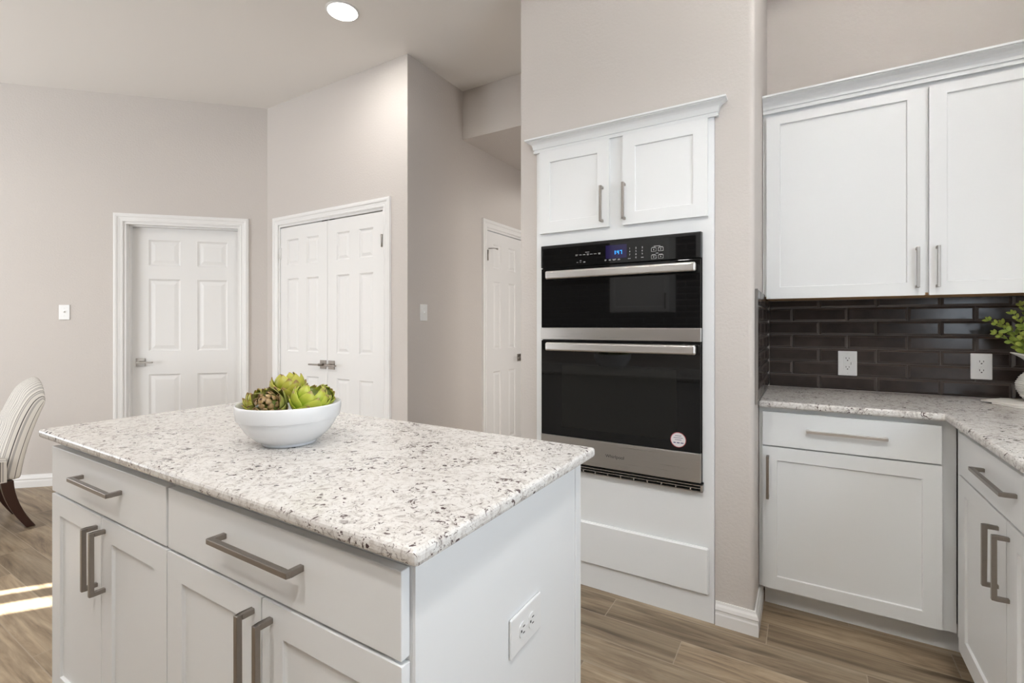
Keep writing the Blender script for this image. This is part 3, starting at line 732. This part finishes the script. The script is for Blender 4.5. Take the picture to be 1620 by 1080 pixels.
# ------------------------------------------------------------------ backsplash of bevelled tiles
def tiles(fr, x0, x1, z0, z1, off, name, label):
    m = MB(fr); PX, PZ, g, bv, th = 0.2352, 0.0680, 0.0013, 0.0095, 0.0062
    m.add([(x0, 0, z0), (x1, 0, z0), (x1, 0, z1), (x0, 0, z1)], [(0, 1, 2, 3)], 1)
    row = 0; z = z0
    while z < z1-0.004:
        zt = min(z+PZ, z1)
        xs = off + (PX/2 if row % 2 else 0.0)
        while xs > x0: xs -= PX
        while xs < x1:
            a, b = max(xs, x0), min(xs+PX, x1)
            if b-a > 0.012:
                ca, cb, cd, ce = (a+g, b-g, z+g, zt-g)
                bl = bv if xs >= x0-1e-6 else 0.001; br = bv if xs+PX <= x1+1e-6 else 0.001; bt = bv if z+PZ <= z1+1e-6 else 0.001; bb = bv
                if b-a < 0.03: bl = br = min(bl, 0.003); 
                o = [(ca, 0, cd), (cb, 0, cd), (cb, 0, ce), (ca, 0, ce)]
                lo = [(ca, -0.0035, cd), (cb, -0.0035, cd), (cb, -0.0035, ce), (ca, -0.0035, ce)]
                hi = [(ca+bl, -0.0035-th, cd+bb), (cb-br, -0.0035-th, cd+bb), (cb-br, -0.0035-th, ce-bt), (ca+bl, -0.0035-th, ce-bt)]
                m.add(o+lo+hi, [(k, (k+1) % 4, 4+(k+1) % 4, 4+k) for k in range(4)] + [(8, 9, 10, 11)])
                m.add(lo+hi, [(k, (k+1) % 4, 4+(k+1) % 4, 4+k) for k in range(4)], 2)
            xs += PX
        z += PZ; row += 1
    return struct(m.build(name, [M_TILE, M_GROUT, M_TEDGE_LIT], merge=False), label, 'backsplash')
TB = 2.919
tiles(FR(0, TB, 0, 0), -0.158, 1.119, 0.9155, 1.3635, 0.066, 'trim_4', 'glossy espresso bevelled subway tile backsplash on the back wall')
FS = FR(XR+0.001, 0, 0, PI/2)
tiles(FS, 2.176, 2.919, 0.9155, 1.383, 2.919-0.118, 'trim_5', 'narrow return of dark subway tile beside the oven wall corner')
struct(MB(FS).box(2.171, 2.1755, -0.0105, -0.0002, 0.9155, 1.384).build('trim_6', M_EDGE), 'thin metal edge strip closing the tile return', 'trim')

# ------------------------------------------------------------------ outlets and switches
def plate_root(fr, label, cat, name, group=None):
    return thing(name, label, cat, fr.translation, fr.to_euler().z, group)
def rr(w, h, r, n=5):
    pts = []
    for cx, cz, a0 in ((w/2-r, h/2-r, 0), (-w/2+r, h/2-r, PI/2), (-w/2+r, -h/2+r, PI), (w/2-r, -h/2+r, 1.5*PI)):
        pts += [(cx+r*math.cos(a0+PI/2*k/n), cz+r*math.sin(a0+PI/2*k/n)) for k in range(n+1)]
    return pts
def plate(fr, root, w, h):
    return MB(fr).box(-w/2, w/2, -0.006, 0, -h/2, h/2).build('cover_plate', M_PLATE, root, bevel=0.003, seg=3)
def receptacle(fr, x, z, root, turned=False):
    def T(a, b): return (x+b, z-a) if turned else (x+a, z+b)
    R = [(0.0165*math.cos(t), 0.0145*math.sin(t)) for t in [2*PI*k/28 for k in range(28)]]
    R = [(max(-0.0165, min(0.0165, a)), max(-0.0118, min(0.0118, b))) for a, b in R]
    o = MB(fr).prism_y([T(a, b) for a, b in R], -0.0082, -0.0055).build('receptacle', M_PLATE, root, recalc=True)
    s = MB(fr)
    for a, b, w, h in ((-0.0065, 0.003, 0.0022, 0.0085), (0.0065, 0.003, 0.0022, 0.0070), (0, -0.0065, 0.0050, 0.0045)):
        p0, p1 = T(a-w/2, b-h/2), T(a+w/2, b+h/2)
        s.box(min(p0[0], p1[0]), max(p0[0], p1[0]), -0.0085, -0.0078, min(p0[1], p1[1]), max(p0[1], p1[1]))
    s.build('slot', M_SLOT, o)
def screw(fr, x, z, root): MB(fr).lathe([(0.0001, 0.0072), (0.0028, 0.0070), (0.0034, 0.0058)], (x, 0, z), 14, 0, True, 'y').build('screw', M_PLATE, root)
# island outlet, mounted sideways
fr = FR(-0.508+0.0005, 0.8875, 0.604, PI/2)
root = plate_root(fr, 'white duplex outlet mounted sideways on the island end panel', 'outlet', 'outlet')
plate(fr, root, 0.128, 0.080); receptacle(fr, -0.0195, 0, root, True); receptacle(fr, 0.0195, 0, root, True); screw(fr, 0, 0, root)
# tile outlet with rectangular insert
TF = TB-0.0035-0.0063
fr = FR(0.184, TF, 1.048, 0)
root = plate_root(fr, 'white safety outlet with square insert, left one on the dark tiles', 'outlet', 'outlet')
plate(fr, root, 0.078, 0.121)
ins = MB(fr).box(-0.0168, 0.0168, -0.0085, -0.0055, -0.0335, 0.0335).build('insert', M_PLATE, root, bevel=0.001)
sl = MB(fr)
for zc in (0.0215, -0.0215):
    for a, b, w, h in ((-0.0062, 0.004, 0.0022, 0.0080), (0.0062, 0.004, 0.0022, 0.0066), (0, -0.0065, 0.0050, 0.0045)):
        sl.box(a-w/2, a+w/2, -0.0090, -0.0082, zc+b-h/2, zc+b+h/2)
sl.box(0.0128, 0.0146, -0.0090, -0.0082, -0.006, 0.006)
sl.build('slot', M_SLOT, ins)
for z in (0.048, -0.048): screw(fr, 0, z, root)
fr = FR(0.672, TF, 1.054, 0)
root = plate_root(fr, 'white duplex outlet with two round sockets, near the pitcher on dark tiles', 'outlet', 'outlet')
plate(fr, root, 0.072, 0.115); receptacle(fr, 0, 0.0195, root); receptacle(fr, 0, -0.0195, root); screw(fr, 0, 0, root)
def toggle(fr, label):
    root = plate_root(fr, label, 'light switch', 'light_switch')
    plate(fr, root, 0.072, 0.116)
    MB(fr).box(-0.0055, 0.0055, -0.0070, -0.0055, -0.0125, 0.0125).build('toggle_slot', M_SLOT if False else M_PLATE, root)
    t = MB(fr); t.prism([( -0.004, -0.018), (0.004, -0.018), (0.0048, -0.006), (-0.0048, -0.006)], -0.002, 0.008); t.build('toggle', M_PLATE, root, bevel=0.001)
    for z in (0.030, -0.030): screw(fr, 0, z, root)
toggle(F45 @ Matrix.Translation((-1.441, 0, 1.337)), 'white toggle switch on the angled wall, left of the single door')
toggle(FH @ Matrix.Translation((2.574, 0, 1.325)), 'white toggle switch on the shaded hall wall, right of the closet doors')

# ------------------------------------------------------------------ recessed ceiling light in view
cx_, cy_ = CANS[0][:2]
r = thing('ceiling_light', 'round recessed downlight glowing in the ceiling', 'ceiling light', (cx_, cy_, CEIL))
MB().lathe([(0.084, -0.006), (0.092, -0.005), (0.095, 0.0)], (cx_, cy_, CEIL), 48).build('trim_ring', M_TRIM, r)
MB().lathe([(0.0001, -0.0045), (0.084, -0.0045), (0.084, 0)], (cx_, cy_, CEIL), 48, 0, False).build('diffuser', M_LIGHT, r)

# ------------------------------------------------------------------ bowl of artichokes
BX, BYY, BZ = -1.204, 0.811, 0.9172
bp = [(0.0001, 0.003), (0.060, 0.003), (0.064, 0.0), (0.068, 0.001), (0.069, 0.007), (0.085, 0.016), (0.106, 0.035), (0.119, 0.056), (0.1225, 0.065), (0.1240, 0.0690), (0.1285, 0.0695), (0.1298, 0.0715), (0.1330, 0.092), (0.1335, 0.105), (0.1325, 0.1085), (0.1305, 0.1095), (0.1285, 0.1075), (0.1265, 0.090), (0.118, 0.058), (0.100, 0.036), (0.070, 0.016), (0.0001, 0.010)]
tag(MB().lathe(bp, (BX, BYY, BZ), 72).build('bowl', M_CER), 'round white ceramic bowl of artichokes on the island', 'bowl')
bpy.data.objects['bowl'].modifiers.new('edge', 'EDGE_SPLIT').split_angle = math.radians(50)

def bract(mb, ang, el, r0, ln, wd, cup, open_, flare, mi):
    # a thick pointed scale: rises from the base, follows the globe, the rounded tip stands off a little
    nu, nv = 7, 10; P = []; UV = []
    for j in range(nv):
        t = j/(nv-1)
        w = wd*r0*(0.55+0.45*math.sin(PI*min(1, t/0.9)))*max(0.04, 1-max(0, (t-0.40)/0.60)**3.0)
        phi = el + t*ln
        rr_ = r0*(1.0 + open_*t*t + flare*max(0, t-0.6)**2)
        sp = math.sin(max(0.05, min(PI-0.05, phi)))
        for i in range(nu):
            s = (i/(nu-1)-0.5)*2
            off = s*w; rho = rr_*sp
            # tangential offset wrapped on the globe, edges curl inward
            curl = cup*s*s*w
            x = rho - curl - (off*off)/(2.2*r0)*0.8 + 0.03*r0*(1-s*s)*math.sin(PI*t)
            y = off
            P.append((x*math.cos(ang)-y*math.sin(ang), x*math.sin(ang)+y*math.cos(ang), -rr_*math.cos(phi)*1.05))
            UV.append((i/(nu-1), t))
    F = [(j*nu+i, j*nu+i+1, (j+1)*nu+i+1, (j+1)*nu+i) for j in range(nv-1) for i in range(nu-1)]
    mb.add(P, F, mi, True, UV)
def artichoke(off, axis, R, m_out, label, open_=0.0, seed=1, layers=5, heart=False, spin=0.0):
    # off: (right, away, up) from the bowl centre at rim height as seen from the camera side; axis: direction of the tip in the same frame
    rnd = random.Random(seed)
    rt = Vector((0.855, 0.519, 0)); fw = Vector((-0.519, 0.855, 0)); up = Vector((0, 0, 1))
    loc = Vector((BX, BYY, BZ+0.108)) + rt*off[0] + fw*off[1] + up*off[2]
    ax = (rt*axis[0] + fw*axis[1] + up*axis[2]).normalized()
    root = thing('artichoke', label, 'artichoke', loc, 0, 'artichokes in the white bowl')
    fr = Matrix.Translation(loc) @ ax.to_track_quat('Z', 'Y').to_matrix().to_4x4() @ Matrix.Rotation(spin, 4, 'Z')
    b = MB(fr)
    spec = [(4, 0.35, 1.10, 0.60, 1.04), (5, 0.55, 1.25, 0.62, 1.0), (5, 0.85, 1.25, 0.60, 0.95), (5, 1.15, 1.20, 0.54, 0.88), (4, 1.45, 1.15, 0.46, 0.78)]
    for L_ in range(layers):
        n, el, ln, wd, rs = spec[L_]
        for k in range(n):
            a = 2*PI*(k+0.5*(L_ % 2)+0.13*L_)/n + rnd.uniform(-0.12, 0.12)
            bract(b, a, el+rnd.uniform(-0.06, 0.06), R*rs*rnd.uniform(0.96, 1.03), ln*rnd.uniform(0.92, 1.06), wd*rnd.uniform(0.92, 1.08), 0.25, open_*(1-0.1*L_)+rnd.uniform(-0.02, 0.04), rnd.uniform(0.0, 0.35), 0)
    b.build('bracts', m_out, root, merge=False, solid=0.0022, sub=1)
    if heart:
        h = MB(fr)
        for n, el, rs in ((9, 1.25, 0.80), (8, 1.6, 0.78), (7, 1.95, 0.76), (5, 2.3, 0.75), (3, 2.65, 0.74)):
            for k in range(n):
                bract(h, 2*PI*(k+0.37*n)/n+rnd.uniform(-.15, .15), el, R*rs, 0.50, 0.26, 0.3, 0.10, 0.3, 0)
        h.build('heart', M_HEART, root, merge=False, solid=0.0018)
    s = MB(fr); s.lathe([(0.0001, -R*1.02), (R*0.20, -R*1.02), (R*0.22, -R*0.85), (R*0.55, -R*0.70), (R*0.78, -R*0.1), (R*0.62, R*0.40), (0.0001, R*0.55)], (0, 0, 0), 20)
    s.build('stem_base', M_BR_O, root)
    return root
artichoke((-0.025, -0.066, 0.004), (-0.10, -0.80, 0.55), 0.041, M_BR_O, 'artichoke at the front of the bowl showing its brown open heart', 0.26, 3, layers=3, heart=True)
artichoke((-0.022, 0.035, 0.042), (-0.15, 0.05, 1.0), 0.046, M_BR_G, 'topmost artichoke in the bowl, yellow green and upright', 0.06, 5, spin=0.5)
artichoke((0.070, -0.032, 0.018), (0.32, 0.10, 1.0), 0.047, M_BR_B, 'large bright green artichoke at the right of the bowl', 0.08, 8, spin=0.2)
artichoke((-0.086, 0.004, 0.006), (-0.30, -0.30, 0.9), 0.038, M_BR_G, 'small olive artichoke at the left edge of the bowl', 0.10, 11)
artichoke((0.076, 0.050, 0.012), (0.8, -0.1, 0.6), 0.032, M_BR_B, 'artichoke lying at the far right edge of the bowl', 0.10, 14)

# ------------------------------------------------------------------ pitcher with greenery on folded napkins
PX_, PY_ = 0.806, 2.735
def napkin(pts, z, name, label, th=0.006):
    n = len(pts); m = MB(); m.prism(pts, z, z+th)
    o = m.build(name, M_NAPKIN, None, bevel=0.002); tag(o, label, 'napkin', 'folded napkins under the pitcher'); return o
ZC = 0.9155
napkin([(0.655, 2.700), (0.700, 2.615), (0.790, 2.560), (0.930, 2.600), (0.955, 2.745), (0.860, 2.845), (0.735, 2.815)], ZC, 'napkin', 'lower folded cream napkin on the granite worktop')
napkin([(0.628, 2.728), (0.690, 2.655), (0.800, 2.585), (0.940, 2.640), (0.950, 2.765), (0.845, 2.850), (0.715, 2.838)], ZC+0.0061, 'napkin', 'upper folded cream napkin under the white pitcher')
pz = ZC+0.0123
prof = [(0.0001, 0.0), (0.036, 0.0), (0.038, 0.003)]
body = [(0.0, 0.040), (0.15, 0.058), (0.35, 0.070), (0.5, 0.071), (0.65, 0.062), (0.8, 0.046), (0.92, 0.036), (1.0, 0.035)]
def lerp(T, t):
    for (a, u), (b, w) in zip(T, T[1:]):
        if a <= t <= b: k = (t-a)/(b-a); k = k*k*(3-2*k)*0.4+k*0.6; return u+(w-u)*k
    return T[-1][1]
for i in range(1, 131):
    t = i/130
    rib = 0.0013*math.sin(t*2*PI*17) if 0.05 < t < 0.86 else 0
    prof.append((lerp(body, t)+rib, 0.003+0.145*t))
r = thing('pitcher', 'white ribbed ceramic pitcher on folded napkins by the right edge', 'pitcher', (PX_, PY_, pz))
MB().lathe(prof, (PX_, PY_, pz), 48).build('body', M_PITCH, r)
# flared neck with pulled spout toward the left
nk = MB(); seg = 48; rows = 8; vs = []
for j in range(rows+1):
    t = j/rows
    for k in range(seg):
        a = 2*PI*k/seg; d = math.cos(a-PI)
        rad = 0.035 + 0.012*t*t + 0.040*t*t*max(0, d)**5
        zz = 0.148 + 0.036*t + 0.014*t*max(0, d)**3
        vs.append((PX_+rad*math.cos(a), PY_+rad*math.sin(a), pz+zz))
nk.add(vs, [(j*seg+k, j*seg+(k+1) % seg, (j+1)*seg+(k+1) % seg, (j+1)*seg+k) for j in range(rows) for k in range(seg)], 0, True)
nk.build('spout_neck', M_PITCH, r, solid=0.004, merge=False)
hd = MB(); hd.tube([(PX_+0.040, PY_+0.002, pz+0.176), (PX_+0.085, PY_+0.002, pz+0.180), (PX_+0.108, PY_+0.002, pz+0.140), (PX_+0.095, PY_+0.002, pz+0.095), (PX_+0.066, PY_+0.002, pz+0.068)], 0.007, 10); hd.build('handle', M_PITCH, r)
# eucalyptus sprigs
r = thing('greenery', 'leafy green sprigs standing in the white pitcher', 'plant', (PX_, PY_, pz+0.12))
rnd = random.Random(4); lf = MB(); sm = MB()
def leaf(mb, p, d, n, ln, wd):
    d = d.normalized(); w = d.cross(n).normalized(); n = w.cross(d)
    P = []; nu, nv = 3, 6
    for j in range(nv):
        t = j/(nv-1); ww = wd*math.sin(PI*(0.06+0.90*t))**0.7
        for i in range(nu):
            s = i-1
            P.append(p + d*ln*t + w*ww*s + n*(0.002*abs(s) + 0.12*ln*t*t))
    mb.add(P, [(j*nu+i, j*nu+i+1, (j+1)*nu+i+1, (j+1)*nu+i) for j in range(nv-1) for i in range(nu-1)], 0, True)
B0 = Vector((PX_, PY_, pz+0.125))
sprigs = [(-0.150, -0.01, 0.205), (-0.125, 0.02, 0.150), (-0.085, -0.03, 0.230), (-0.045, 0.03, 0.265), (0.01, -0.04, 0.275), (0.06, 0.03, 0.250), (0.10, -0.02, 0.20), (-0.06, -0.05, 0.165), (0.04, 0.06, 0.19), (-0.100, 0.03, 0.190), (-0.02, -0.07, 0.21)]
for sx, sy, sz in sprigs:
    e = B0 + Vector((sx, sy, sz)); mid = B0 + Vector((sx*0.25, sy*0.3, sz*0.62))
    pts = []
    for k in range(12):
        t = k/11; pts.append(B0*(1-t)**2 + mid*2*t*(1-t) + e*t*t)
    sm.tube(pts, [0.0018-0.0009*k/11 for k in range(12)], 6)
    for k in range(4, 12):
        d = (pts[k]-pts[k-1]).normalized()
        for s in (0, 1):
            a = k*1.9 + s*PI
            side = (d.orthogonal().normalized() @ Matrix.Rotation(0, 3, 'Z'))
            side.rotate(Matrix.Rotation(a, 3, d))
            sc = 1.0-0.45*(k-4)/8
            leaf(lf, pts[k], side*0.9 + d*0.75, side.cross(d)+d*0.3, 0.034*sc*rnd.uniform(.8, 1.15), 0.0105*sc)
    leaf(lf, pts[-1], (pts[-1]-pts[-2]), Vector((0, -1, 0.4)), 0.020, 0.006)
sm.build('stems', M_STEM, r); lf.build('leaves', M_LEAF, r, merge=False)

# ------------------------------------------------------------------ dining chair (faces -y, partly out of frame)
CX, CYY, CRZ = -4.272, 0.80, math.radians(-3)
FCH = FR(CX, CYY, 0, CRZ)
r = thing('dining_chair', 'cream striped upholstered dining chair with dark curved legs by the left wall', 'chair', (CX, CYY, 0), CRZ)
bk = MB(FCH); nu, nv = 21, 19; HW = 0.218
def back_pt(s, t, front):
    # s -1..1 across, t 0..1 up; rounded top corners; leaning back toward +y
    z = 0.31 + 0.61*t
    zc = t
    half = HW
    # arch: squeeze the top
    top = 0.905 - 0.10*abs(s)**2.4 - 0.05*(abs(s)**10)
    z = 0.31 + (top-0.31)*t
    lean = 0.150 + 0.05*t + 0.065*t*t
    th = 0.105*(1-0.30*t) * max(0.10, (1-abs(s)**6)**0.5) * max(0.12, (1-max(0, t-0.55)**3*9)**0.5 if t < 0.999 else 0.12)
    x = s*half*(1+0.03*math.sin(PI*t))
    y = lean - th if front else lean + 0.010
    return (x, y, z)
P = []; UV = []; F = []
for front in (True, False):
    for j in range(nv):
        for i in range(nu):
            s = (i/(nu-1)-0.5)*2; t = j/(nv-1)
            x, y, z = back_pt(s, t, front)
            if front:
                for bs in (-0.55, 0.0, 0.55):
                    for bt in (0.52, 0.78):
                        dd = ((s-bs)/0.12)**2+((t-bt)/0.07)**2
                        y += 0.018*math.exp(-dd)
            P.append((x, y, z)); UV.append((s*HW/0.020 + (0.5 if front else 0), t))
o_ = nu*nv
for j in range(nv-1):
    for i in range(nu-1):
        a = j*nu+i; F.append((a, a+1, a+nu+1, a+nu)); F.append((o_+a+1, o_+a, o_+a+nu, o_+a+nu+1))
    F.append((o_+j*nu, j*nu, (j+1)*nu, o_+(j+1)*nu)); F.append((j*nu+nu-1, o_+j*nu+nu-1, o_+(j+1)*nu+nu-1, (j+1)*nu+nu-1))
for i in range(nu-1):
    a = (nv-1)*nu+i; F.append((a, a+1, o_+a+1, o_+a)); F.append((i+1, i, o_+i, o_+i+1))
bk.add(P, F, 0, True, UV)
bk.build('backrest', M_STRIPE, r, merge=False, sub=1)
seat = MB(FCH); SP = []; SU = []; SF = []
n1, n2 = 13, 9
rows_ = [(-0.43, 0.31), (-0.445, 0.40), (-0.435, 0.455), (-0.36, 0.475), (-0.2, 0.482), (-0.05, 0.478), (0.06, 0.462), (0.10, 0.455)]
for j, (yy, zz) in enumerate(rows_):
    for i in range(n1):
        s = (i/(n1-1)-0.5)*2
        zz2 = zz - (0.03*abs(s)**6 if zz > 0.41 else 0)
        SP.append((s*0.225, yy, zz2)); SU.append((s*0.225/0.020, yy*3))
for j in range(len(rows_)-1):
    for i in range(n1-1): SF.append((j*n1+i, j*n1+i+1, (j+1)*n1+i+1, (j+1)*n1+i))
seat.add(SP, SF, 0, True, SU)
for sgn in (-1, 1):     # side skirts follow the seat edge
    edge = [(sgn*0.225, yy, (zz-0.03) if zz > 0.41 else zz) for yy, zz in rows_]
    low = [(sgn*0.225, yy, 0.31) for yy, zz in rows_]
    k = len(edge); vs = edge+low; us = [(yy*33, 0.5) for yy, zz in rows_]*2
    fs = [(i, i+1, k+i+1, k+i) for i in range(k-1)]
    seat.add(vs, [f if sgn > 0 else f[::-1] for f in fs], 0, False, us)
seat.box(-0.225, 0.225, -0.43, 0.10, 0.305, 0.311)
seat.build('seat', M_STRIPE, r, merge=False)
for sx in (-1, 1):
    lg = MB(FCH); rings = []
    for k in range(9):
        t = k/8; z = 0.305*(1-t)
        y = 0.105 + 0.02*t + 0.085*t*t; h = 0.024-0.006*t
        rings.append([(sx*0.180-h, y-h*1.15, z), (sx*0.180+h, y-h*1.15, z), (sx*0.180+h, y+h*1.15, z), (sx*0.180-h, y+h*1.15, z)])
    vs = [q for a in rings for q in a]
    fs = [(k*4+i, k*4+(i+1) % 4, (k+1)*4+(i+1) % 4, (k+1)*4+i) for k in range(8) for i in range(4)]+[(0, 1, 2, 3), (35, 34, 33, 32)]
    lg.add(vs, fs); lg.build('leg', M_LEG, r, bevel=0.003, recalc=True)
for sx in (-1, 1):
    lg = MB(FCH); a = sx*0.180
    lg.add([(a-.022, -.41, .305), (a+.022, -.41, .305), (a+.022, -.366, .305), (a-.022, -.366, .305), (a-.014, -.402, 0), (a+.014, -.402, 0), (a+.014, -.374, 0), (a-.014, -.374, 0)], [(0,1,2,3), (7,6,5,4), (0,4,5,1), (1,5,6,2), (2,6,7,3), (3,7,4,0)])
    lg.build('leg', M_LEG, r, bevel=0.003, recalc=True)

# ------------------------------------------------------------------ cabinet on the opposite wall, seen as a reflection in the oven
r = thing('wall_cabinet', 'white wall cabinet reflected in the black upper oven glass', 'cabinet', (-1.55, -1.2, 1.38))
MB().box(-1.88, -1.23, -1.348, -1.03, 1.38, 2.28).build('carcass', M_CAB, r)
q = MB(FR(-1.23, -1.01, 0, PI)).panel(0.003, 0.647, 1.385, 2.27, 0, 0.0195, [(0.06, 0.59, 1.44, 2.21)], ((0, 0), (0.0012, 0.007))).build('door', M_CAB, r, bevel=0.0015)
pull(FR(-1.23, -1.01, 0, PI), (0.03, 1.57), (0.03, 1.42), 0, M_PEWTER, q)
tiles(FR(1.119, -1.3595, 0, PI), 0.0, 4.41, 0.9155, 3.05, 0.0, 'trim_7', 'dark tile backsplash, extended up to darken the oven reflection, on the wall behind the photographer')  # upper tile courses added so the oven glass reflects black around the cabinet
